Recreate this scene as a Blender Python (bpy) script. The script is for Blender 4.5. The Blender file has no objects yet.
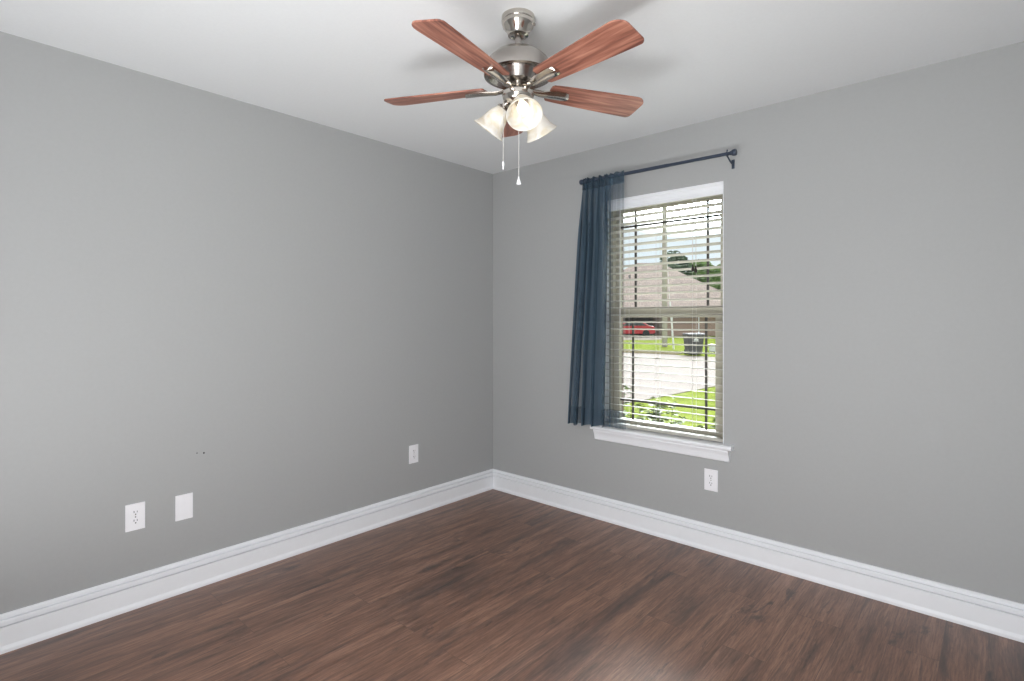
import bpy, bmesh, math, random
from mathutils import Vector, Matrix
random.seed(7)
PI = math.pi
S = bpy.context.scene
COL = S.collection

# ------------------------------------------------------------------ camera, sky, lights, exposure
FPX = 539.0
YAW = math.radians(41.86)
CAM = Vector((2.912, -3.026, 1.305))
cd = bpy.data.cameras.new('camera'); cam = bpy.data.objects.new('camera', cd); COL.objects.link(cam)
cd.sensor_width = 36; cd.lens = FPX * 36 / 1024; cd.shift_y = -20.5 / 1024; cd.clip_start = 0.02; cd.clip_end = 500
cam.location = CAM; cam.rotation_euler = (PI / 2, 0, YAW)
S.camera = cam
FWD = Vector((-math.sin(YAW), math.cos(YAW), 0)); RGT = Vector((math.cos(YAW), math.sin(YAW), 0))

S.view_settings.view_transform = 'Standard'; S.view_settings.look = 'None'
S.view_settings.gamma = 1; S.view_settings.use_curve_mapping = False
S.view_settings.exposure = 0.0

def sky():
    w = bpy.data.worlds.new('sky'); S.world = w; w.use_nodes = True
    nt = w.node_tree; N = nt.nodes; L = nt.links; N.clear()
    def n(t, **k):
        x = N.new(t)
        for a, b in k.items(): setattr(x, a, b)
        return x
    tc = n('ShaderNodeTexCoord')
    mp = n('ShaderNodeMapping'); mp.inputs['Scale'].default_value = (1, 1, 2.2); L.new(tc.outputs['Generated'], mp.inputs[0])
    nz = n('ShaderNodeTexNoise'); nz.inputs['Scale'].default_value = 5.0; nz.inputs['Detail'].default_value = 6; L.new(mp.outputs[0], nz.inputs[0])
    cr = n('ShaderNodeValToRGB'); cr.color_ramp.elements[0].position = .42; cr.color_ramp.elements[1].position = .56
    cr.color_ramp.elements[0].color = (.84, .92, 1.0, 1); cr.color_ramp.elements[1].color = (1.0, 1.0, 1.0, 1)
    L.new(nz.outputs['Fac'], cr.inputs[0])
    # added bright lobe above the visible sky, to throw window glare on the floor
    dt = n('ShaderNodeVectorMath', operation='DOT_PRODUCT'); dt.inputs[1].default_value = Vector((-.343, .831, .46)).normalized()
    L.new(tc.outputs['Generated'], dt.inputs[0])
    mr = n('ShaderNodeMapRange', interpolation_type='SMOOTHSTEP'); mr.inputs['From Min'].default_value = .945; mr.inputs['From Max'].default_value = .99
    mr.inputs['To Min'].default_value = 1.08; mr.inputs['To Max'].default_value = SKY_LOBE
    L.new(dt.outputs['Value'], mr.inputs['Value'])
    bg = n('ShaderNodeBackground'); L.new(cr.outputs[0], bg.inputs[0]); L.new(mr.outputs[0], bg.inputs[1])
    o = n('ShaderNodeOutputWorld'); L.new(bg.outputs[0], o.inputs[0])
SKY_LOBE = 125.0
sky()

def light(kind, name, loc, aim, power, color=(1, 1, 1), **k):
    d = bpy.data.lights.new(name, kind); d.energy = power; d.color = color
    for a, b in k.items(): setattr(d, a, b)
    o = bpy.data.objects.new(name, d); COL.objects.link(o); o.location = loc
    o.rotation_euler = (Vector(aim) - Vector(loc)).to_track_quat('-Z', 'Y').to_euler()
    return o
light('SUN', 'sun', (0, 0, 20), (-6, 5, 7.5), 1.0, (1, .97, .93), angle=math.radians(.6))
# added fill light, set in the opening of the unseen back wall
light('AREA', 'doorway_fill', (2.6, -3.42, 1.05), (.8, -.6, .9), 50, (.985, .99, 1), shape='RECTANGLE', size=.9, size_y=1.95)

# added fill strip, unseen near the floor, aimed up to brighten ceiling and walls
light('AREA', 'ceiling_bounce_fill', (2.1, -3.21, .22), (2.1, -3.05, 2.44), 42, (.985, .99, 1), shape='RECTANGLE', size=1.9, size_y=.30)

# ------------------------------------------------------------------ helpers
def new_mat(name):
    m = bpy.data.materials.new(name); m.use_nodes = True
    nt = m.node_tree; b = nt.nodes['Principled BSDF']
    return m, nt, b
def srgb(r, g, b):
    f = lambda c: (c / 255 / 12.92) if c / 255 <= .04045 else ((c / 255 + .055) / 1.055) ** 2.4
    return (f(r), f(g), f(b), 1)
def mat(name, col, rough=.5, metal=0, var=.06, scale=30, bump=0, stretch=(1, 1, 1), spec=.5, emit=None, es=0):
    m, nt, b = new_mat(name); N = nt.nodes; L = nt.links
    tc = N.new('ShaderNodeTexCoord'); mp = N.new('ShaderNodeMapping'); mp.inputs['Scale'].default_value = stretch
    L.new(tc.outputs['Object'], mp.inputs[0])
    nz = N.new('ShaderNodeTexNoise'); nz.inputs['Scale'].default_value = scale; nz.inputs['Detail'].default_value = 5
    L.new(mp.outputs[0], nz.inputs[0])
    cr = N.new('ShaderNodeValToRGB'); cr.color_ramp.elements[0].position = .3; cr.color_ramp.elements[1].position = .7
    cr.color_ramp.elements[0].color = tuple(c * (1 - var) for c in col[:3]) + (1,)
    cr.color_ramp.elements[1].color = tuple(min(1, c * (1 + var)) for c in col[:3]) + (1,)
    L.new(nz.outputs['Fac'], cr.inputs[0]); L.new(cr.outputs[0], b.inputs['Base Color'])
    b.inputs['Roughness'].default_value = rough; b.inputs['Metallic'].default_value = metal
    b.inputs['Specular IOR Level'].default_value = spec
    if bump:
        bp = N.new('ShaderNodeBump'); bp.inputs['Strength'].default_value = bump; bp.inputs['Distance'].default_value = .002
        L.new(nz.outputs['Fac'], bp.inputs['Height']); L.new(bp.outputs[0], b.inputs['Normal'])
    if emit:
        b.inputs['Emission Color'].default_value = emit; b.inputs['Emission Strength'].default_value = es
    return m

class MB:
    """collects shapes in one bmesh"""
    def __init__(s): s.bm = bmesh.new()
    def box(s, lo, hi, bev=0, M=None):
        r = bmesh.ops.create_cube(s.bm, size=1)['verts']
        c = [(a + b) / 2 for a, b in zip(lo, hi)]; d = [b - a for a, b in zip(lo, hi)]
        for v in r: v.co = Vector((v.co.x * d[0] + c[0], v.co.y * d[1] + c[1], v.co.z * d[2] + c[2]))
        if bev:
            ed = list({e for v in r for e in v.link_edges})
            q = bmesh.ops.bevel(s.bm, geom=ed, offset=bev, segments=2, profile=.6, affect='EDGES')
            r = list({v for f in q['faces'] for v in f.verts})
        if M is not None:
            vs = set(r)
            for v in vs: v.co = M @ v.co
        return s
    def lathe(s, prof, n=32, M=None, wob=None):
        rings = []
        for r, z in prof:
            if r < 1e-6:
                rings.append([s.bm.verts.new((0, 0, z))])
            else:
                rings.append([s.bm.verts.new((r * math.cos(2 * PI * i / n), r * math.sin(2 * PI * i / n), z)) for i in range(n)])
        vs = [v for R in rings for v in R]
        for A, B in zip(rings, rings[1:]):
            for i in range(n):
                j = (i + 1) % n
                if len(A) == 1 and len(B) == 1: continue
                if len(A) == 1: s.bm.faces.new((A[0], B[i], B[j]))
                elif len(B) == 1: s.bm.faces.new((A[i], B[0], A[j]))
                else: s.bm.faces.new((A[i], B[i], B[j], A[j]))
        if M is not None:
            for v in vs: v.co = M @ v.co
        return s
    def tube(s, pts, r, n=8, caps=True):
        pts = [Vector(p) for p in pts]; rings = []
        rs = r if isinstance(r, (list, tuple)) else [r] * len(pts)
        for i, p in enumerate(pts):
            t = (pts[min(i + 1, len(pts) - 1)] - pts[max(i - 1, 0)]).normalized()
            a = t.cross(Vector((0, 0, 1)));
            if a.length < .05: a = t.cross(Vector((1, 0, 0)))
            a.normalize(); b = t.cross(a)
            rings.append([s.bm.verts.new(p + rs[i] * (a * math.cos(2 * PI * k / n) + b * math.sin(2 * PI * k / n))) for k in range(n)])
        for A, B in zip(rings, rings[1:]):
            for i in range(n): s.bm.faces.new((A[i], A[(i + 1) % n], B[(i + 1) % n], B[i]))
        if caps: s.bm.faces.new(rings[0][::-1]); s.bm.faces.new(rings[-1])
        return s
    def prism(s, poly, axis, a, b, M=None):
        """extrude a closed 2D outline along an axis: poly in the two remaining axes"""
        def P(p, t):
            if axis == 'x': return Vector((t, p[0], p[1]))
            if axis == 'y': return Vector((p[0], t, p[1]))
            return Vector((p[0], p[1], t))
        A = [s.bm.verts.new(P(p, a)) for p in poly]; B = [s.bm.verts.new(P(p, b)) for p in poly]; n = len(poly)
        s.bm.faces.new(A[::-1]); s.bm.faces.new(B)
        for i in range(n): s.bm.faces.new((A[i], A[(i + 1) % n], B[(i + 1) % n], B[i]))
        if M is not None:
            for v in A + B: v.co = M @ v.co
        return s
    def face(s, pts):
        s.bm.faces.new([s.bm.verts.new(p) for p in pts]); return s
    def build(s, name, m, parent=None, smooth=False, loc=None, bevel=0):
        bmesh.ops.recalc_face_normals(s.bm, faces=s.bm.faces)
        me = bpy.data.meshes.new(name); s.bm.to_mesh(me); s.bm.free()
        me.materials.append(m)
        o = bpy.data.objects.new(name, me); COL.objects.link(o)
        if smooth:
            for p in me.polygons: p.use_smooth = True
            if smooth != 'all': me.set_sharp_from_angle(angle=math.radians(38))
        if bevel:
            md = o.modifiers.new('bevel', 'BEVEL'); md.width = bevel; md.segments = 2; md.limit_method = 'ANGLE'
        if parent: o.parent = parent
        if loc: o.location = loc
        return o
def thing(name, label, cat, loc=(0, 0, 0), rz=0, group=None):
    o = bpy.data.objects.new(name, None); COL.objects.link(o); o.location = loc; o.rotation_euler.z = rz
    o.empty_display_size = .1
    return tag(o, label, cat, group)
def tag(o, label, cat, group=None, kind=None):
    o['label'] = label; o['category'] = cat
    if group: o['group'] = group
    if kind: o['kind'] = kind
    return o
def struct(o): o['kind'] = 'structure'; return o
def T(x, y, z): return Matrix.Translation((x, y, z))
def RX(a): return Matrix.Rotation(a, 4, 'X')
def RY(a): return Matrix.Rotation(a, 4, 'Y')
def RZ(a): return Matrix.Rotation(a, 4, 'Z')

# ------------------------------------------------------------------ materials
M_wall = mat('grey_wall_paint', srgb(173, 174.5, 175), .55, var=.012, scale=60, bump=.12)
M_ceil = mat('white_ceiling_paint', srgb(232, 235, 237), .8, var=.01, scale=80, bump=.15)
M_trim = mat('white_gloss_trim', srgb(246, 248, 252), .34, var=.01, scale=20)
M_plate = mat('white_plastic', srgb(248, 248, 252), .35, var=.01)
M_slot = mat('dark_slot', srgb(50, 48, 50), .6)
M_blind = mat('cream_white_blind', srgb(186, 183, 175), .6, spec=.2, var=.015)
M_frame = mat('almond_window_frame', srgb(166, 162, 148), .4, var=.02)
M_grille = mat('dark_bronze_grille', srgb(62, 58, 56), .5, var=.05)
M_cord = mat('white_cord', srgb(205, 203, 200), .7)
M_tassel = mat('dark_brown_tassel', srgb(38, 28, 24), .5)
M_rod = mat('dark_blue_metal_rod', srgb(72, 82, 98), .35, metal=.6, var=.05)
M_nickel = mat('brushed_nickel', srgb(172, 167, 162), .26, metal=1, var=.05, scale=90, stretch=(1, 1, 12))
M_chrome = mat('polished_nickel', srgb(200, 194, 186), .15, metal=1, var=.03)
M_dark = mat('dark_rubber', srgb(40, 40, 42), .6)
M_siding = mat('outside_wall_brick', srgb(128, 112, 108), .85, var=.15, scale=12)

def wood_floor():
    m, nt, b = new_mat('brown_plank_floor'); N = nt.nodes; L = nt.links
    tc = N.new('ShaderNodeTexCoord')
    rot = N.new('ShaderNodeMapping'); rot.inputs['Rotation'].default_value = (0, 0, PI / 2); rot.inputs['Location'].default_value = (.37, .05, 0)
    L.new(tc.outputs['Object'], rot.inputs[0])
    br = N.new('ShaderNodeTexBrick'); br.offset = .37; br.offset_frequency = 2
    for k, v in (('Scale', 1), ('Brick Width', 1.22), ('Row Height', .165), ('Mortar Size', .0011), ('Mortar Smooth', .2), ('Bias', 0)): br.inputs[k].default_value = v
    br.inputs['Color1'].default_value = (0, 0, 0, 1); br.inputs['Color2'].default_value = (1, 1, 1, 1); br.inputs['Mortar'].default_value = (.5, .5, .5, 1)
    L.new(rot.outputs[0], br.inputs[0])
    sep = N.new('ShaderNodeSeparateColor'); L.new(br.outputs['Color'], sep.inputs[0]); rnd = sep.outputs[0]
    wm = N.new('ShaderNodeMath'); wm.operation = 'MULTIPLY'; wm.inputs[1].default_value = 37; L.new(rnd, wm.inputs[0])
    def noise(sx, sy, det, rough=.6, dist=0, scale=1):
        mp = N.new('ShaderNodeMapping'); mp.inputs['Scale'].default_value = (sx, sy, 1); L.new(rot.outputs[0], mp.inputs[0])
        z = N.new('ShaderNodeTexNoise'); z.noise_dimensions = '4D'; z.inputs['Scale'].default_value = scale; z.inputs['Detail'].default_value = det
        z.inputs['Roughness'].default_value = rough; z.inputs['Distortion'].default_value = dist
        L.new(mp.outputs[0], z.inputs['Vector']); L.new(wm.outputs[0], z.inputs['W']); return z.outputs['Fac']
    def ramp(src, stops):
        c = N.new('ShaderNodeValToRGB'); e = c.color_ramp.elements
        while len(e) < len(stops): e.new(.5)
        for q, (p, col) in zip(e, stops): q.position = p; q.color = col
        L.new(src, c.inputs[0]); return c.outputs[0]
    def mix(kind, fac, a, b_):
        x = N.new('ShaderNodeMix'); x.data_type = 'RGBA'; x.blend_type = kind
        if isinstance(fac, (int, float)): x.inputs['Factor'].default_value = fac
        else: L.new(fac, x.inputs['Factor'])
        L.new(a, x.inputs['A'])
        if isinstance(b_, tuple): x.inputs['B'].default_value = b_
        else: L.new(b_, x.inputs['B'])
        return x.outputs['Result']
    base = ramp(noise(1.6, 18, 9, .70, .3), [(.28, srgb(84, 57, 43)), (.5, srgb(134, 97, 78)), (.72, srgb(172, 131, 108))])
    fine = ramp(noise(9, 170, 5, .75), [(.34, (.52, .50, .49, 1)), (.64, (1.22, 1.20, 1.19, 1))])
    c = mix('MULTIPLY', 1, base, fine)
    dark = ramp(noise(.95, 7.0, 8, .66, .55), [(.52, (0, 0, 0, 1)), (.70, (1, 1, 1, 1))])
    c = mix('MIX', mix('MULTIPLY', 1, dark, (.9, .9, .9, 1)), c, srgb(48, 42, 42))
    vein = ramp(noise(1.4, 30, 7, .72, .5), [(.55, (0, 0, 0, 1)), (.64, (1, 1, 1, 1))])
    c = mix('MIX', mix('MULTIPLY', 1, vein, (.6, .6, .6, 1)), c, srgb(58, 44, 40))
    core = ramp(noise(2.6, 11, 8, .74, .8), [(.57, (0, 0, 0, 1)), (.66, (1, 1, 1, 1))])
    c = mix('MIX', mix('MULTIPLY', 1, core, (.75, .75, .75, 1)), c, srgb(44, 39, 40))
    knot = ramp(noise(6, 18, 3, .5, .8), [(.70, (0, 0, 0, 1)), (.78, (1, 1, 1, 1))])
    c = mix('MIX', mix('MULTIPLY', 1, knot, (.8, .8, .8, 1)), c, srgb(48, 40, 38))
    tone = ramp(rnd, [(0, (.95, .95, .96, 1)), (1, (1.05, 1.04, 1.03, 1))])
    c = mix('MULTIPLY', 1, c, tone)
    c = mix('MIX', mix('MULTIPLY', 1, br.outputs['Fac'], (.55, .55, .55, 1)), c, srgb(62, 50, 46))
    L.new(c, b.inputs['Base Color'])
    b.inputs['Roughness'].default_value = .50; b.inputs['Specular IOR Level'].default_value = .85
    b.inputs['Coat Weight'].default_value = .30; b.inputs['Coat Roughness'].default_value = .38
    bp = N.new('ShaderNodeBump'); bp.inputs['Strength'].default_value = .12; bp.inputs['Distance'].default_value = .001
    L.new(noise(7, 150, 4, .7), bp.inputs['Height']); L.new(bp.outputs[0], b.inputs['Normal'])
    return m
M_floor = wood_floor()

def blade_wood():
    m, nt, b = new_mat('reddish_walnut_blade'); N = nt.nodes; L = nt.links
    tc = N.new('ShaderNodeTexCoord'); mp = N.new('ShaderNodeMapping'); mp.inputs['Scale'].default_value = (3, 40, 3)
    L.new(tc.outputs['Object'], mp.inputs[0])
    z = N.new('ShaderNodeTexNoise'); z.inputs['Scale'].default_value = 1.5; z.inputs['Detail'].default_value = 8; z.inputs['Distortion'].default_value = .5
    L.new(mp.outputs[0], z.inputs[0])
    c = N.new('ShaderNodeValToRGB'); e = c.color_ramp.elements; e.new(.5)
    for q, (p, col) in zip(e, [(.3, srgb(98, 58, 48)), (.5, srgb(152, 98, 81)), (.72, srgb(188, 134, 113))]): q.position = p; q.color = col
    L.new(z.outputs['Fac'], c.inputs[0]); L.new(c.outputs[0], b.inputs['Base Color'])
    b.inputs['Roughness'].default_value = .38
    return m
M_blade = blade_wood()

def shade_glass():
    m, nt, b = new_mat('alabaster_glass'); N = nt.nodes; L = nt.links
    out = N['Material Output']
    z = N.new('ShaderNodeTexNoise'); z.inputs['Scale'].default_value = 18; z.inputs['Detail'].default_value = 4; z.inputs['Distortion'].default_value = 1.5
    tc = N.new('ShaderNodeTexCoord'); L.new(tc.outputs['Object'], z.inputs[0])
    c = N.new('ShaderNodeValToRGB'); c.color_ramp.elements[0].color = srgb(238, 231, 214); c.color_ramp.elements[1].color = srgb(253, 252, 249)
    c.color_ramp.elements[0].position = .35; c.color_ramp.elements[1].position = .6
    L.new(z.outputs['Fac'], c.inputs[0]); L.new(c.outputs[0], b.inputs['Base Color']); b.inputs['Roughness'].default_value = .25
    tr = N.new('ShaderNodeBsdfTranslucent'); L.new(c.outputs[0], tr.inputs['Color'])
    mx = N.new('ShaderNodeMixShader'); mx.inputs[0].default_value = .35
    L.new(b.outputs[0], mx.inputs[1]); L.new(tr.outputs[0], mx.inputs[2]); L.new(mx.outputs[0], out.inputs[0])
    return m
M_shade = shade_glass()
M_bulb = mat('lit_bulb', (1, 1, 1, 1), .4, emit=(1, .88, .72, 1), es=1.8)

def sheer(name, col):
    m, nt, b = new_mat(name); N = nt.nodes; L = nt.links; out = N['Material Output']
    tc = N.new('ShaderNodeTexCoord'); mp = N.new('ShaderNodeMapping'); mp.inputs['Scale'].default_value = (60, 60, 1.5)
    L.new(tc.outputs['Object'], mp.inputs[0])
    z = N.new('ShaderNodeTexNoise'); z.inputs['Scale'].default_value = 1; z.inputs['Detail'].default_value = 3; L.new(mp.outputs[0], z.inputs[0])
    mr = N.new('ShaderNodeMapRange'); mr.inputs['To Min'].default_value = -.12; mr.inputs['To Max'].default_value = .10
    mr.inputs['From Min'].default_value = .3; mr.inputs['From Max'].default_value = .7
    L.new(z.outputs['Fac'], mr.inputs['Value'])
    at_ = N.new('ShaderNodeAttribute'); at_.attribute_name = 'weave'       # how tightly the weave is gathered
    ad = N.new('ShaderNodeMath'); ad.operation = 'ADD'; ad.use_clamp = True; L.new(mr.outputs[0], ad.inputs[0]); L.new(at_.outputs['Fac'], ad.inputs[1])
    b.inputs['Base Color'].default_value = col; b.inputs['Roughness'].default_value = .9; b.inputs['Specular IOR Level'].default_value = .15
    tl = N.new('ShaderNodeBsdfTranslucent'); tl.inputs['Color'].default_value = col
    a = N.new('ShaderNodeMixShader'); a.inputs[0].default_value = .35; L.new(b.outputs[0], a.inputs[1]); L.new(tl.outputs[0], a.inputs[2])
    tp = N.new('ShaderNodeBsdfTransparent')
    x = N.new('ShaderNodeMixShader'); L.new(ad.outputs[0], x.inputs[0]); L.new(tp.outputs[0], x.inputs[1]); L.new(a.outputs[0], x.inputs[2])
    L.new(x.outputs[0], out.inputs[0]); return m
M_sheer = sheer('navy_sheer_fabric', srgb(86, 107, 124))

def pane():
    m, nt, b = new_mat('window_glass'); N = nt.nodes; L = nt.links; out = N['Material Output']; N.remove(b)
    tp = N.new('ShaderNodeBsdfTransparent'); tp.inputs[0].default_value = (.96, .98, .97, 1)
    gl = N.new('ShaderNodeBsdfGlossy'); gl.inputs['Roughness'].default_value = .02
    fr = N.new('ShaderNodeFresnel'); fr.inputs[0].default_value = 1.45
    x = N.new('ShaderNodeMixShader'); L.new(fr.outputs[0], x.inputs[0]); L.new(tp.outputs[0], x.inputs[1]); L.new(gl.outputs[0], x.inputs[2])
    L.new(x.outputs[0], out.inputs[0]); return m
M_glass = pane()

# ------------------------------------------------------------------ room shell
H = 2.44; XR = 3.22; YB = -3.40; TH = .18
OX0, OX1, OZ0, OZ1 = .99, 1.785, .60, 2.081          # window opening
struct(MB().box((-.15, YB - .3, -.10), (XR + .15, TH, 0)).build('floor', M_floor))
struct(MB().box((-.15, YB - .3, H), (XR + .15, TH, H + .12)).build('ceiling', M_ceil))
wl = struct(MB().box((-.15, YB - .3, 0), (0, TH, H)).build('wall_left', M_wall))
struct(MB().box((XR, YB - .3, 0), (XR + .15, TH, H)).build('wall_right', M_wall))
w = MB()
w.box((0, 0, 0), (OX0, TH, H)).box((OX1, 0, 0), (XR, TH, H)).box((OX0, 0, 0), (OX1, TH, OZ0)).box((OX0, 0, OZ1), (OX1, TH, H))
struct(w.build('wall_window', M_wall))
w = MB()
w.box((0, YB - .12, 0), (2.15, YB, H)).box((3.05, YB - .12, 0), (XR, YB, H)).box((2.15, YB - .12, 2.04), (3.05, YB, H))  # unseen opening, assumed here to let the added fill light in
struct(w.build('wall_back', M_wall))
# exterior brick skin of this house
w = MB()
w.box((-.6, TH, -.5), (OX0, TH + .1, 2.75)).box((OX1, TH, -.5), (XR + 1, TH + .1, 2.75)).box((OX0, TH, -.5), (OX1, TH + .1, OZ0 - .03)).box((OX0, TH, OZ1), (OX1, TH + .1, 2.75))
struct(w.build('wall_outside_brick', M_siding))
# white-painted reveals lining the opening
w = MB()
w.box((OX0 - .001, .001, OZ0), (OX0 + .004, TH, OZ1)).box((OX1 - .004, .001, OZ0), (OX1 + .001, TH, OZ1)).box((OX0, .001, OZ1 - .004), (OX1, TH, OZ1 + .001))
reveal = w

# baseboards
prof = [(0, 0), (.024, 0), (.024, .012), (.017, .026), (.0165, .0985), (.004, .0995), (.004, .107), (.0190, .108), (.0190, .122), (.0165, .126), (.006, .127), (.006, .1315), (.0135, .132), (.012, .142), (.006, .148), (0, .148)]
b = MB(); b.prism([(p, z) for p, z in prof], 'y', YB, 0)
struct(b.build('baseboard_left', M_trim))
b = MB(); b.prism([(-p, z) for p, z in prof], 'x', 0.0, XR)
struct(b.build('baseboard_window', M_trim))
b = MB(); b.prism([(XR - p, z) for p, z in prof], 'y', YB, 0)
struct(b.build('baseboard_right', M_trim))
# two small nail holes in the left wall
for y, z, r in ((-2.089, .653, .003), (-2.058, .648, .0045)):
    MB().lathe([(0, 0), (r, 0), (r * .6, .0008), (0, .001)], 10, T(.0, y, z) @ RY(PI / 2)).build('nail_hole', M_slot, wl)

# ------------------------------------------------------------------ window
win = bpy.data.objects.new('window_1', None); COL.objects.link(win); struct(win)
CX = (OX0 + OX1) / 2; ZS = .613
f = reveal.build('reveal_lining', M_trim, win)
f = MB(); y0, y1 = .085, .165
f.box((OX0 + .004, y0, ZS), (OX0 + .034, y1, OZ1 - .004)).box((OX1 - .034, y0, ZS), (OX1 - .004, y1, OZ1 - .004)).box((OX0 + .034, y0, OZ1 - .036), (OX1 - .034, y1, OZ1 - .004)).box((OX0 + .034, y0, ZS), (OX1 - .034, y1, ZS + .012))
f.build('window_frame', M_frame, win, bevel=.002)
def sash(name, z0, z1, ya, yb, side, top, bot, gx, gz):
    s = MB(); a, b_ = OX0 + .036, OX1 - .036
    s.box((a, ya, z0), (a + side, yb, z1)).box((b_ - side, ya, z0), (b_, yb, z1)).box((a + side, ya, z0), (b_ - side, yb, z0 + bot)).box((a + side, ya, z1 - top), (b_ - side, yb, z1))
    o = s.build(name, M_frame, win, bevel=.002); ym = (ya + yb) / 2
    MB().box((a + side, ym - .002, z0 + bot), (b_ - side, ym + .002, z1 - top)).build('glass_pane', M_glass, o)
    g = MB()
    for x in gx: g.box((x - .006, ym - .0055, z0 + bot), (x + .006, ym + .0055, z1 - top))
    g.box((a + side, ym - .0055, gz - .006), (b_ - side, ym + .0055, gz + .006))
    g.build('grille', M_grille, o)
sash('lower_sash', ZS + .012, 1.379, .088, .118, .045, .058, .035, (1.163, 1.645), .782)
sash('upper_sash', 1.335, OZ1 - .037, .124, .154, .028, .03, .045, (1.163, 1.641), 1.920)
s = MB(); s.prism([(.088, ZS - .013), (.088, ZS), (-.038, ZS), (-.046, ZS - .004), (-.049, ZS - .012), (-.046, ZS - .021), (-.038, ZS - .025), (0, ZS - .025), (0, ZS - .013)], 'x', .930, 1.842)
stool = s.build('window_sill', M_trim, win)
s = MB(); s.prism([(0, ZS - .025), (-.034, ZS - .025), (-.034, ZS - .036), (-.030, ZS - .042), (-.024, ZS - .055), (-.019, ZS - .075), (-.017, ZS - .088), (-.011, ZS - .094), (0, ZS - .094)], 'x', .946, 1.820)
s.build('apron', M_trim, win)

# ------------------------------------------------------------------ blinds
bl = thing('window_blind', 'cream white horizontal slat blind fully lowered inside the window, slats open', 'blind', (CX, .04, ZS))
BX0, BX1 = OX0 + .010 - CX, OX1 - .010 - CX
YC = 0.0
sl = MB(); pitch = .0448; tilt = math.radians(-8); zs = []
z = .052
while z < 1.385:
    zs.append(z); z += pitch
for z in zs:
    n = 6; top = []; bot = []
    for i in range(n + 1):
        u = -1 + 2 * i / n; yy = u * .025; zz = .0016 * (1 - u * u)
        top.append((yy, zz + .0015)); bot.append((yy, zz - .0015))
    poly = [(yy * math.cos(tilt) - zz * math.sin(tilt) + YC, yy * math.sin(tilt) + zz * math.cos(tilt) + z) for yy, zz in top + bot[::-1]]
    sl.prism(poly, 'x', BX0 + .002, BX1 - .002)
sl.build('slats', M_blind, bl, smooth=True)
v = MB(); v.prism([(-.040, 1.397), (-.0425, 1.400), (-.0425, 1.412), (-.038, 1.418), (-.038, 1.446), (-.0425, 1.452), (-.0425, 1.462), (-.038, 1.4675), (-.030, 1.4675), (-.030, 1.397)], 'x', OX0 + .005 - CX, OX1 - .005 - CX)
v.build('valance', M_trim, bl)
MB().box((BX0, -.026, 1.405), (BX1, .026, 1.445), .002).build('head_rail', M_blind, bl)
MB().box((BX0, -.026, .004), (BX1, .026, .024), .004).build('bottom_rail', M_blind, bl)
for x in (1.155, 1.37, 1.60):
    l = MB()
    for yy in (-.0265, .0265): l.tube([(x - CX, yy, .02), (x - CX, yy, 1.405)], .0009, 5)
    for z in zs: l.tube([(x - CX, -.0265, z - .002), (x - CX, .0265, z - .006)], .0006, 4)
    l.build('ladder_cord', M_cord, bl)
for x, zt in ((1.605, 1.005), (1.622, .995)):
    c = MB(); c.tube([(x - CX, -.034, zt), (x - CX, -.034, 1.42)], .0009, 5); c = c.build('lift_cord', M_cord, bl)
    MB().lathe([(0, .012), (.003, .011), (.0035, .002), (.008, -.014), (.0085, -.026), (.004, -.030), (0, -.030)], 12, T(x - CX, -.034, zt)).build('tassel', M_tassel, c, smooth=True)
w_ = MB().tube([(1.125 - CX, -.036, .62), (1.125 - CX, -.035, 1.41)], .0035, 8).build('tilt_wand', M_cord, bl)

# small white cord weight left on the sill
t = MB(); t.lathe([(0, 0), (.0125, 0), (.0135, .003), (.012, .018), (.008, .026), (.003, .030), (0, .030)], 16, T(1.022, -.040, ZS))
t.tube([(1.036, -.040, ZS + .0025), (1.048, -.032, ZS + .0025), (1.056, -.022, ZS + .003), (1.050, -.012, ZS + .0025), (1.066, -.006, ZS + .0025)], .0022, 6)
tag(t.build('cord_weight', M_plate, smooth=True), 'small white plastic cord weight on the left end of the window sill', 'cord weight')

# ------------------------------------------------------------------ curtain rod
ROD0, ROD1 = Vector((.905, -.09, 2.208)), Vector((1.866, -.09, 2.200))
rod = thing('curtain_rod', 'dark blue-grey metal curtain rod mounted on the wall above the window', 'curtain rod', (0, 0, 0))
MB().tube([ROD0, ROD0.lerp(ROD1, .62)], .0108, 16).tube([ROD0.lerp(ROD1, .6), ROD1], .0092, 16).build('pole', M_rod, rod, smooth=True)
def finial(p, sgn):
    MB().lathe([(0, -.012), (.011, -.012), (.012, -.004), (.0155, -.002), (.0175, .003), (.0175, .016), (.0155, .020), (0, .021)], 20, T(*p) @ RY(sgn * PI / 2)).build('finial', M_rod, rod, smooth=True)
finial(ROD0, -1); finial(ROD1, 1)
for x in (.925, 1.838):
    zr = ROD0.z + (ROD1.z - ROD0.z) * (x - ROD0.x) / (ROD1.x - ROD0.x)
    br_ = MB(); br_.box((x - .008, -.004, zr - .062), (x + .008, 0, zr - .012), .001)
    br_.tube([(x, -.003, zr - .040), (x, -.030, zr - .036), (x, -.060, zr - .026), (x, -.082, zr - .015)], .0042, 8)
    br_.tube([(x, -.09 + .0135 * math.cos(a), zr + .0135 * math.sin(a)) for a in [math.radians(q) for q in range(150, 400, 20)]], .0032, 8)
    br_.tube([(x, -.09, zr + .012), (x, -.09, zr + .022)], .004, 8)
    br_.build('bracket', M_rod, rod, smooth=True)

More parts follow.
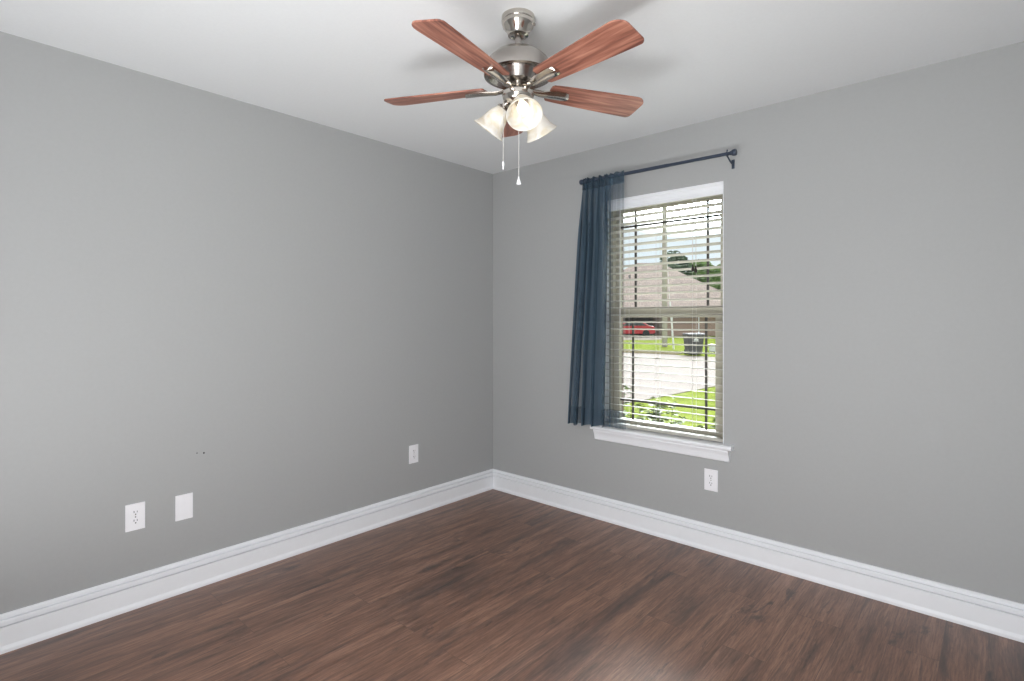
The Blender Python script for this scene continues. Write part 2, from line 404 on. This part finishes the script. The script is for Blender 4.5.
# ------------------------------------------------------------------ sheer curtain
def curtain():
    z_top, z_bot = 2.222, .634
    NS, NZ = 260, 60
    K = .84
    def shape(s, h):
        """s 0..1 across the cloth, h 0 at the rod .. 1 at the bottom"""
        left = .908 - .122 * h
        mid = 1.120 - .004 * h
        right = 1.214 + .006 * h
        if s < K:
            q = s / K; x = left + (mid - left) * q
            env = min(1, q * 8 + .3) * min(1, (1 - q) * 10)
            amp = .030 * env
            ph = 2 * PI * (5.5 * q + .3 * math.sin(5 * q))
            fine = .006 * math.sin(2 * PI * 15 * q + 1.3) * (1 - .7 * h) * env
            x += .62 * amp * math.sin(ph + .7 * math.sin(2.5 * h)) * (.35 + .65 * min(1, h * 4))
            y = -.098 + amp * math.cos(ph + .5 * h) * (.30 + .70 * min(1, h * 5)) + fine
        else:
            q = (s - K) / (1 - K); x = mid + (right - mid) * q
            y = -.098 + .006 * math.sin(12 * q) * min(1, q * 3) + .010 * q * h
        return x, y
    def dens(s, h):
        sm = lambda a, b, t: max(0, min(1, (t - a) / (b - a))) ** 2 * (3 - 2 * max(0, min(1, (t - a) / (b - a))))
        if s >= K:
            return .52 - .43 * sm(.05, .22, h)
        q = s / K; d = .80
        d -= .50 * math.exp(-((q - .25) / .06) ** 2) * sm(.3, .9, h)
        d -= .77 * math.exp(-((q - .88) / .06) ** 2) * sm(.03, .30, h)
        d -= .10 * math.exp(-((q - .55) / .05) ** 2)
        return d
    def sheet(sa, sb, ha, hb, nz, dy=0, flat=None):
        m = MB(); g = []; dl = m.bm.verts.layers.float.new('weave')
        for j in range(nz + 1):
            h = ha + (hb - ha) * j / nz; row = []
            for i in range(NS + 1):
                s = sa + (sb - sa) * i / NS; x, y = shape(s, h)
                z = z_top + (z_bot - z_top) * h
                if h < .02: z += .0035 * math.sin(s * 70)
                z += -.020 * (1 - s) * h * h + .004 * math.sin(s * 31) * h ** 6
                v = m.bm.verts.new((x, min(y + dy, -.054 if h > .9 else -.030), z)); v[dl] = flat if flat else dens(s, h)
                row.append(v)
            g.append(row)
        for j in range(nz):
            for i in range(NS): m.bm.faces.new((g[j][i], g[j][i + 1], g[j + 1][i + 1], g[j + 1][i]))
        return m
    c = sheet(0, 1, 0, 1, NZ).build('sheer_curtain', M_sheer, smooth='all')
    tag(c, 'navy blue sheer curtain bunched at the left end of the rod', 'curtain')
    sheet(0, 1, .930, 1.0, 6, .004, .42).build('hem', M_sheer, c, smooth='all')
    for dy in (.004, -.004): sheet(0, 1, 0, .045, 5, dy, .55).build('rod_pocket', M_sheer, c, smooth='all')
curtain()

# ------------------------------------------------------------------ wall plates
def plate(name, label, cat, loc, rz, w_, h_, outlet=True, group=None):
    """built facing -Y with the wall at y=0"""
    o = thing(name, label, cat, loc, rz, group)
    MB().box((-w_ / 2, -.006, -h_ / 2), (w_ / 2, 0, h_ / 2), .002).build('cover_plate', M_plate, o)
    if outlet:
        for zz in (.0195, -.0195):
            r = MB(); pts = [(.0170 * math.cos(a), max(-.0135, min(.0135, .0170 * math.sin(a))) + zz) for a in [2 * PI * k / 28 for k in range(28)]]
            r.prism(pts, 'y', -.0078, -.005); r = r.build('receptacle', M_plate, o)
            q = MB(); q.box((-.0075, -.0083, zz + .0005), (-.0050, -.0076, zz + .0090)).box((.0050, -.0083, zz + .0005), (.0072, -.0076, zz + .0080))
            q.lathe([(0, 0), (.0028, 0), (.0028, .0006), (0, .0006)], 10, T(0, -.0077, zz - .0070) @ RX(PI / 2)); q.build('slots', M_slot, r)
        MB().lathe([(0, .0012), (.002, .001), (.003, 0)], 12, T(0, -.006, 0) @ RX(PI / 2)).build('screw', M_nickel, o)
    else:
        for zz in (.042, -.042): MB().lathe([(0, .0012), (.002, .001), (.003, 0)], 12, T(0, -.006, zz) @ RX(PI / 2)).build('screw', M_plate, o)
plate('wall_outlet', 'white duplex outlet on the left wall, leftmost in the photo', 'outlet', (0, -2.344, .411), PI / 2, .076, .121)
plate('blank_wall_plate', 'blank white wall plate without sockets, right of the leftmost outlet', 'wall plate', (0, -2.146, .405), PI / 2, .075, .121, False)
plate('wall_outlet', 'white duplex outlet on the left wall nearest the room corner', 'outlet', (0, -.769, .405), PI / 2, .075, .121)
plate('wall_outlet', 'white duplex outlet on the window wall below the sill', 'outlet', (1.716, 0, .399), 0, .077, .121)

# ------------------------------------------------------------------ ceiling fan
FX, FY = 1.581, -1.506
def at(phi): return YAW + PI / 2 - math.radians(phi)       # angle measured clockwise from the viewing direction
fan = thing('ceiling_fan', 'brushed nickel ceiling fan with five reddish wood blades and three glass lights', 'ceiling fan', (FX, FY, H))
def zz(z): return z - H
canopy = MB().lathe([(0, 0), (.062, 0), (.0625, -.016), (.060, -.020), (.0615, -.024), (.058, -.036), (.046, -.052), (.041, -.058), (.038, -.070), (.026, -.074), (.017, -.070), (0, -.070)], 48).build('canopy', M_chrome, fan, smooth=True)
MB().lathe([(0, .0), (.006, 0), (.006, .004), (0, .005)], 12, T(.052, .030, -.034) @ RY(PI / 2)).build('canopy_screw', M_nickel, canopy, smooth=True)
MB().tube([(0, 0, -.065), (0, 0, -.135)], .0125, 20).build('downrod', M_nickel, fan, smooth=True)
MB().lathe([(0, zz(2.326)), (.020, zz(2.326)), (.024, zz(2.316)), (.050, zz(2.311)), (.088, zz(2.297)), (.114, zz(2.272)), (.126, zz(2.242)), (.128, zz(2.225)), (.128, zz(2.218)), (.120, zz(2.214)), (.112, zz(2.216)), (.100, zz(2.226)), (.078, zz(2.230)), (.072, zz(2.222)), (.062, zz(2.196)), (.050, zz(2.189)), (0, zz(2.189))], 64).build('motor_housing', M_nickel, fan, smooth=True)
MB().lathe([(0, zz(2.190)), (.030, zz(2.190)), (.030, zz(2.176)), (.040, zz(2.172)), (.056, zz(2.160)), (.060, zz(2.145)), (.056, zz(2.128)), (.040, zz(2.114)), (.022, zz(2.106)), (.010, zz(2.100)), (0, zz(2.098))], 48).build('light_kit_body', M_chrome, fan, smooth=True)
ZB = 2.176
def blade_outline():
    R0, R1 = .125, .535; pts = []
    wr, wt = .047, .067
    pts += [(R0, -wr + .008), (R0 + .008, -wr)]
    for i in range(1, 8): t = i / 8; pts.append((R0 + (R1 - .045 - R0) * t, -(wr + (wt - wr) * t ** .8)))
    # one corner rounder than the other, like the photographed tips
    for a in range(-90, 1, 15): pts.append((R1 - .045 + .045 * math.cos(math.radians(a)), -wt + .040 + .040 * math.sin(math.radians(a))))
    for a in range(0, 91, 15): pts.append((R1 - .020 + .020 * math.cos(math.radians(a)) - .004, wt - .022 + .022 * math.sin(math.radians(a))))
    for i in range(7, 0, -1): t = i / 8; pts.append((R0 + (R1 - .045 - R0) * t, (wr + (wt - wr) * t ** .8)))
    pts += [(R0 + .008, wr), (R0, wr - .008)]
    return pts
PITCH = math.radians(-12)
for k, phi in enumerate((-4, 68, 140, 212, -74.5)):
    bl_ = MB().prism(blade_outline(), 'z', -.003, .003).build('blade', M_blade, fan, bevel=.0012)
    bl_.matrix_local = T(0, 0, zz(ZB)) @ RZ(at(phi)) @ RX(PITCH)
    # blade iron: two merged bars under the blade root
    ir = MB(); prof_ = [(.030, .014, -.004), (.060, .013, -.010), (.090, .017, -.013), (.120, .022, -.011), (.155, .025, -.0095), (.188, .026, -.0095), (.202, .022, -.0095), (.208, .012, -.0095)]
    rows = []
    for x, hw, zc in prof_:
        ring = []
        for yy, zo in ((-1, .004), (-1, 0), (-.6, -.006), (0, -.0085), (.6, -.006), (1, 0), (1, .004)): ring.append(ir.bm.verts.new((x, yy * hw, zc + zo + .0015)))
        rows.append(ring)
    for A, B in zip(rows, rows[1:]):
        for i in range(7): ir.bm.faces.new((A[i], A[(i + 1) % 7], B[(i + 1) % 7], B[i]))
    ir.bm.faces.new(rows[0]); ir.bm.faces.new(rows[-1][::-1])
    ir = ir.build('blade_iron', M_chrome, fan, smooth=True)
    ir.matrix_local = T(0, 0, zz(ZB)) @ RZ(at(phi)) @ RX(PITCH)
for phi in (170, -70, 50):
    tiltd = math.radians(52)
    M = T(0, 0, zz(2.117)) @ RZ(at(phi)) @ T(.052, 0, 0) @ RY(PI / 2 + tiltd)     # local +Z runs outward and down
    a = MB().lathe([(0, -.018), (.013, -.018), (.013, .004), (.021, .008), (.024, .014), (.024, .030), (.021, .032), (0, .032)], 28, M).build('lamp_holder', M_nickel, fan, smooth=True)
    outer = [(.023, .014), (.026, .022), (.033, .034), (.040, .050), (.044, .068), (.049, .086), (.057, .101), (.065, .111)]
    inner = [(r - .0028, z + .0005) for r, z in outer[::-1]]
    g = MB().lathe(outer + [(.0645, .1135)] + inner, 48, M)
    g.build('glass_shade', M_shade, fan, smooth='all')
    bu = MB().lathe([(.011, .030), (.012, .040), (.018, .052), (.0215, .064), (.021, .076), (.014, .086), (0, .090)], 24, M).build('light_bulb', M_bulb, fan, smooth='all')
def chain(name, x, y, z0, z1, pend):
    c = MB()
    c.tube([(x, y, zz(z0)), (x, y, zz(z1))], .0011, 6)
    k = 0; z = z0
    while z > z1:
        c.lathe([(0, .0018), (.0016, .0009), (.0016, -.0009), (0, -.0018)], 6, T(x, y, zz(z))); z -= .006
    c = c.build('pull_chain', M_cord, fan)
    if pend: MB().lathe([(0, 0), (.002, -.001), (.003, -.008), (.0075, -.022), (.0085, -.028), (.007, -.031), (0, -.032)], 16, T(x, y, zz(z1))).build('pendant', M_plate, c, smooth=True)
    else: MB().lathe([(0, 0), (.003, -.002), (.0045, -.010), (.003, -.018), (.002, -.020), (.003, -.026), (.002, -.031), (0, -.032)], 14, T(x, y, zz(z1))).build('pendant', M_plate, c, smooth=True)
o1 = RGT * (-.056) ; o2 = RGT * .002 - FWD * .03
chain('a', o1.x, o1.y, 2.135, 1.900, False)
chain('b', o2.x, o2.y, 2.110, 1.836, True)

# ------------------------------------------------------------------ outside
GZ = -.3
def grass(name, c0, c1):
    m, nt, b = new_mat(name); N = nt.nodes; L = nt.links
    tc = N.new('ShaderNodeTexCoord'); z = N.new('ShaderNodeTexNoise'); z.inputs['Scale'].default_value = 3; z.inputs['Detail'].default_value = 9; z.inputs['Roughness'].default_value = .75
    L.new(tc.outputs['Object'], z.inputs[0]); c = N.new('ShaderNodeValToRGB')
    c.color_ramp.elements[0].position = .35; c.color_ramp.elements[1].position = .66; c.color_ramp.elements[0].color = c0; c.color_ramp.elements[1].color = c1
    L.new(z.outputs['Fac'], c.inputs[0]); L.new(c.outputs[0], b.inputs['Base Color']); b.inputs['Roughness'].default_value = 1; b.inputs['Specular IOR Level'].default_value = 0
    return m
M_grass = grass('green_lawn', srgb(84, 94, 40), srgb(116, 126, 56))
M_verge = grass('dry_verge', srgb(84, 76, 56), srgb(100, 92, 70))
M_conc = mat('pale_concrete', srgb(118, 109, 103), 1, spec=.05, var=.05, scale=2)
M_leafd = mat('dark_leaves', srgb(84, 106, 84), .8, var=.35, scale=6)
M_leafg = mat('green_leaves', srgb(126, 152, 96), .8, var=.3, scale=6)
M_shrubl = mat('shrub_leaves', srgb(84, 104, 46), .7, var=.35, scale=14)
M_bark = mat('bark', srgb(110, 96, 84), .9, var=.2)
M_pole = mat('weathered_pole_wood', srgb(168, 162, 154), .9, var=.1, scale=4, stretch=(6, 6, .5))
M_bin = mat('dark_grey_bin', srgb(88, 86, 92), .6)
M_white = mat('outside_white', srgb(235, 235, 240), .6)
M_red = mat('red_car_paint', srgb(190, 60, 66), .3)
M_carglass = mat('car_glass', srgb(70, 74, 80), .1)
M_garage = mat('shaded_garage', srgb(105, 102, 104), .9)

# ground surfaces: lawn beside the window, street, far verge and lawn
def slab(name, pts, z0, z1, m): return struct(MB().prism(pts, 'z', z0, z1).build(name, m))
slab('lawn', [(-60, -10), (40, -10), (40, 90), (-60, 90)], GZ - .2, GZ, M_grass)
slab('street', [(-16, 1.5), (-2.45, 4.6), (-2.1, 10.1), (-1.2, 24), (-5.2, 20.0), (-8.9, 20.3), (-22, 19.2)], GZ, GZ + .012, M_conc)
slab('verge', [(-8.0, 20.45), (-9.0, 20.5), (-22, 19.6), (-22, 22.6), (-10.6, 23.0), (-8.4, 22.4)], GZ, GZ + .02, M_verge)
_g = lambda d, r: tuple((CAM + FWD * d + RGT * r)[:2])
slab('driveway', [_g(43, 7.0), _g(43, 11.6), _g(47, 13.6), _g(54.5, 15.2), _g(54.5, 8)], GZ, GZ + .015, M_conc)

# neighbouring house: hip roof, brick walls, garage opening
def shingles():
    m, nt, b = new_mat('pinkish_shingles'); N = nt.nodes; L = nt.links
    tc = N.new('ShaderNodeTexCoord'); br = N.new('ShaderNodeTexBrick'); mp = N.new('ShaderNodeMapping'); mp.inputs['Rotation'].default_value = (PI / 2, 0, 0)
    L.new(tc.outputs['Object'], mp.inputs[0]); L.new(mp.outputs[0], br.inputs[0])
    for k, v in (('Scale', 1), ('Brick Width', .4), ('Row Height', .16), ('Mortar Size', .012), ('Bias', -.1)): br.inputs[k].default_value = v
    br.inputs['Color1'].default_value = srgb(206, 188, 182); br.inputs['Color2'].default_value = srgb(186, 170, 166); br.inputs['Mortar'].default_value = srgb(160, 146, 142)
    L.new(br.outputs['Color'], b.inputs['Base Color']); b.inputs['Roughness'].default_value = .95
    return m
def bricks():
    m, nt, b = new_mat('brown_bricks'); N = nt.nodes; L = nt.links
    tc = N.new('ShaderNodeTexCoord'); br = N.new('ShaderNodeTexBrick'); mp = N.new('ShaderNodeMapping'); mp.inputs['Rotation'].default_value = (PI / 2, 0, 0)
    L.new(tc.outputs['Object'], mp.inputs[0]); L.new(mp.outputs[0], br.inputs[0])
    for k, v in (('Scale', 1), ('Brick Width', .22), ('Row Height', .075), ('Mortar Size', .010)): br.inputs[k].default_value = v
    br.inputs['Color1'].default_value = srgb(168, 138, 126); br.inputs['Color2'].default_value = srgb(148, 118, 106); br.inputs['Mortar'].default_value = srgb(180, 168, 160)
    L.new(br.outputs['Color'], b.inputs['Base Color']); b.inputs['Roughness'].default_value = .95
    return m
M_door = mat('brown_garage_door', srgb(164, 138, 128), .7, var=.05)
M_roof, M_brick = shingles(), bricks()
HS = 1.22; hp = CAM + FWD * 48 * HS + RGT * 11.6 * HS
house = thing('neighbour_house', 'brown brick house with a pinkish grey hip roof seen across the street', 'house', (hp.x, hp.y, GZ), YAW); house.scale = (HS, HS, HS)
# local x runs to the right as seen from the room, local y away from it
W2, D2, E = 8.0, 6.0, 2.32
hm = MB()
hm.box((-W2, -D2 + 3, 0), (-4.4, D2, E)).box((.92, -D2 + 3, 0), (5.56, D2, E)).box((-4.4, -D2 + 3, 2.2), (.92, D2, E)).box((-4.4, -D2 + 6, 0), (.92, D2, 2.2)).box((5.56, -D2 + 5, 0), (W2, D2, E))
hm.build('wall', M_brick, house)
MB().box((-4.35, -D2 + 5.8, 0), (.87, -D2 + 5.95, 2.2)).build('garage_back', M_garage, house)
rf = MB(); ov = .6
a = [(-W2 - ov, -D2 + 3 - ov, E), (W2 + ov, -D2 + 3 - ov, E), (W2 + ov, D2 + ov, E), (-W2 - ov, D2 + ov, E)]
V = [rf.bm.verts.new(p) for p in a]; V2 = [rf.bm.verts.new((p[0], p[1], E - .18)) for p in a]
r0 = rf.bm.verts.new((-.12, 1.5, 6.55)); r1 = rf.bm.verts.new((1.99, 1.5, 6.55))
for fc in ((V[0], V[1], r1, r0), (V[1], V[2], r1), (V[2], V[3], r0, r1), (V[3], V[0], r0)): rf.bm.faces.new(fc)
for i in range(4): rf.bm.faces.new((V2[i], V2[(i + 1) % 4], V[(i + 1) % 4], V[i]))
rf.bm.faces.new(V2[::-1]); rf.build('roof', M_roof, house)
MB().box((-W2 - ov - .03, -D2 + 3 - ov - .04, E - .2), (W2 + ov + .03, -D2 + 3 - ov, E + .02)).build('fascia', M_white, house)
MB().prism([(-4.5, 0), (-4.5, 2.3), (1.02, 2.3), (1.02, 0), (.9, 0), (.9, 2.18), (-4.38, 2.18), (-4.38, 0)], 'y', -D2 + 2.93, -D2 + 3).build('garage_frame', M_white, house)
dr = MB().box((1.80, -D2 + 2.94, 0), (3.92, -D2 + 3, 2.1)).build('garage_door', M_door, house)
g = MB()
for z in (.5, 1.0, 1.5): g.box((1.82, -D2 + 2.925, z - .02), (3.90, -D2 + 2.945, z + .02))
g = g.build('panel_seams', M_garage, dr); g['kind'] = 'stuff'
MB().prism([(1.70, 0), (1.70, 2.2), (4.02, 2.2), (4.02, 0), (3.92, 0), (3.92, 2.1), (1.80, 2.1), (1.80, 0)], 'y', -D2 + 2.92, -D2 + 3).build('garage_door_frame', M_white, house)
MB().box((5.50, -D2 + 2.94, 0), (5.62, -D2 + 3.05, 2.3)).build('downpipe', M_white, house)
for x, y, z in ((-1.2, -.3, 5.3), (3.2, -.8, 4.6)): MB().box((x - .08, y - .08, z - .8), (x + .08, y + .08, z)).build('roof_vent', M_bin, house)

# red car parked in front of the garage
cp = CAM + FWD * 51.5 + RGT * 12.9
car = thing('car', 'red car parked in front of the house across the street', 'car', (cp.x, cp.y, GZ + .015), YAW)
body = [(-.0, .35), (.05, .75), (.35, .95), (1.15, 1.02), (1.75, 1.45), (3.2, 1.48), (3.9, 1.05), (4.4, .98), (4.5, .40), (4.3, .28), (.2, .28)]
MB().prism(body, 'y', -.85, .85, T(-3.9, 0, 0)).build('body', M_red, car, bevel=.06)
MB().prism([(1.30, 1.04), (1.82, 1.38), (3.12, 1.40), (3.70, 1.06)], 'y', -.87, .87, T(-3.9, 0, 0)).build('side_windows', M_carglass, car)
for x in (.9, 3.6):
    for y in (-.78, .78): MB().lathe([(0, -.1), (.32, -.1), (.34, -.05), (.34, .05), (.32, .1), (0, .1)], 24, T(x - 3.9, y, .33) @ RX(PI / 2)).build('wheel', M_dark, car)
MB().box((.42, -.80, .62), (.62, -.45, .78), .02).build('headlight', M_white, car)

# rubbish cart at the kerb
bp_ = CAM + FWD * 25.0 + RGT * 8.42
cart = thing('rubbish_bin', 'dark grey wheeled rubbish bin with a white emblem standing by the street', 'rubbish bin', (bp_.x, bp_.y, GZ), YAW)
c = MB(); lo = [(-.30, -.30), (.30, -.30), (.30, .30), (-.30, .30)]
A = [c.bm.verts.new((x, y, .03)) for x, y in lo]; B = [c.bm.verts.new((x * 1.24, y * 1.24, .90)) for x, y in lo]
c.bm.faces.new(A[::-1]); c.bm.faces.new(B)
for i in range(4): c.bm.faces.new((A[i], A[(i + 1) % 4], B[(i + 1) % 4], B[i]))
c.build('body', M_bin, cart, bevel=.02)
MB().prism([(-.40, .88), (.40, .88), (.42, .93), (.30, .99), (-.32, 1.0), (-.42, .94)], 'x', -.40, .40).build('lid', M_bin, cart, bevel=.01)
em = MB(); em.prism([(-.12, .70), (0, .79), (.12, .70), (.09, .66), (-.09, .66)], 'y', -.366, -.350).prism([(-.13, .62), (.13, .62), (.13, .64), (-.13, .64)], 'y', -.362, -.345)
em.build('emblem', M_white, cart)
for x in (-.27, .27): MB().lathe([(0, -.03), (.12, -.03), (.12, .03), (0, .03)], 16, T(x, .33, .12) @ RY(PI / 2)).build('wheel', M_dark, cart)
# white utility box
p = CAM + FWD * 27.5 + RGT * 10.35
u = MB(); u.box((-.25, -.2, 0), (.25, .2, .32), .02).box((-.28, -.23, .32), (.28, .23, .37), .01)
u = tag(u.build('utility_box', M_white, loc=(p.x, p.y, GZ)), 'small white utility box on the grass at the right of the street', 'utility box'); u.rotation_euler.z = YAW
# utility pole and leaning white guard
p = CAM + FWD * 32.5 + RGT * 9.2
pl = MB().tube([(0, 0, 0), (0, 0, 5), (0, 0, 11)], [.17, .15, .12], 14).tube([(-1.1, 0, 10.2), (1.1, 0, 10.2)], .06, 6)
tag(pl.build('utility_pole', M_pole, loc=(p.x, p.y, GZ), smooth=True), 'tall weathered grey utility pole standing beyond the street', 'utility pole')
p = CAM + FWD * 29.5 + RGT * 8.85
g = MB().tube([(0, 0, 0), (-.10, 0, 1.3), (-.22, 0, 2.6)], .05, 8).tube([(-.22, 0, 2.6), (-.9, .4, 9.8)], .012, 5)
tag(g.build('guy_wire_guard', M_white, loc=(p.x, p.y, GZ)), 'thin white leaning guy wire guard just right of the utility pole', 'guy wire')

def tree(name, label, base, h, r, m, group, n=500, trunk=.15, cone=0.0, leaf=.28):
    o = thing(name, label, 'tree', base, 0, group)
    MB().tube([(0, 0, 0), (0, 0, h * .45), (.1, 0, h * .8)], [trunk, trunk * .7, trunk * .3], 8).build('trunk', M_bark, o)
    c = MB(); rd = random.Random(hash(label) % 1000 if False else len(label) * 7 + int(h * 10))
    lobes = [Vector((rd.uniform(-.45, .45) * r, rd.uniform(-.45, .45) * r, h * rd.uniform(.45, .85))) for _ in range(9)]
    for i in range(n):
        q = rd.choice(lobes); d = Vector((rd.gauss(0, 1), rd.gauss(0, 1), rd.gauss(0, 1))).normalized() * r * .55 * rd.uniform(.75, 1.02)
        p = q + d
        if p.z > h: p.z = h - rd.random() * 1.2
        M = T(*p) @ RZ(rd.uniform(0, 6.3)) @ RX(rd.uniform(-1.4, 1.4)); s = leaf * rd.uniform(.6, 1.3)
        c.face([M @ Vector(v) for v in ((-s, 0, 0), (0, -s * .5, s * .12), (s, 0, 0), (0, s * .5, s * .12))])
    c.build('foliage', m, o)
def gp(d, r_): q = CAM + FWD * d + RGT * r_; return (q.x, q.y, GZ)
tg = 'trees behind the neighbouring house'
tree('tree', 'dark green tree rising behind the house roof beside the utility pole', gp(80, 23.0), 11.8, 3.7, M_leafd, tg, 4200, leaf=.42)
tree('tree', 'bright green tree right of the dark tree behind the roof slope', gp(86, 30.2), 11.0, 3.9, M_leafg, tg, 4200, leaf=.42)
tree('tree', 'pale green tree at the right edge of the window view behind the roof', gp(93, 38.4), 12.0, 3.3, M_leafg, tg, 4200, leaf=.42)
tree('tree', 'low round green tree at the lower end of the roof slope', gp(78, 31.6), 7.2, 2.7, M_leafg, tg, 2000, leaf=.32)

def shrub(label, base, h, r, n):
    o = thing('shrub', label, 'shrub', base)
    s = MB()
    rd = random.Random(n)
    tips = []
    for i in range(22):
        a = rd.uniform(0, 6.3); q = rd.random() ** .6
        tip = Vector((math.cos(a) * r * q, math.sin(a) * r * q, h * rd.uniform(.65, 1.0)))
        s.tube([(tip.x * .15, tip.y * .15, 0), (tip.x * .6, tip.y * .6, tip.z * .55), tip], [.006, .004, .002], 5); tips.append(tip)
    s.build('stems', M_bark, o)
    c = MB()
    for i in range(n):
        t_ = rd.choice(tips); k = rd.uniform(.5, 1.03); p = Vector((t_.x * k, t_.y * k, t_.z * k)) + Vector((rd.gauss(0, .035), rd.gauss(0, .035), rd.gauss(0, .03)))
        M = T(*p) @ RZ(rd.uniform(0, 6.3)) @ RX(rd.uniform(-.9, .9)); q = rd.uniform(.022, .042)
        c.face([M @ Vector(v) for v in ((-q, 0, 0), (0, -q * .45, q * .15), (q, 0, 0), (0, q * .45, q * .15))])
    c.build('leaves', M_shrubl, o)
shrub('tallest leafy green shrub outside, at the left side of the window', (.45, 1.0, GZ), 1.04, .18, 1500)
shrub('middle leafy green shrub growing just outside below the window', (.92, .97, GZ), .98, .18, 1501)
shrub('right hand leafy shrub growing just outside below the window', (1.39, .95, GZ), .86, .18, 1502)
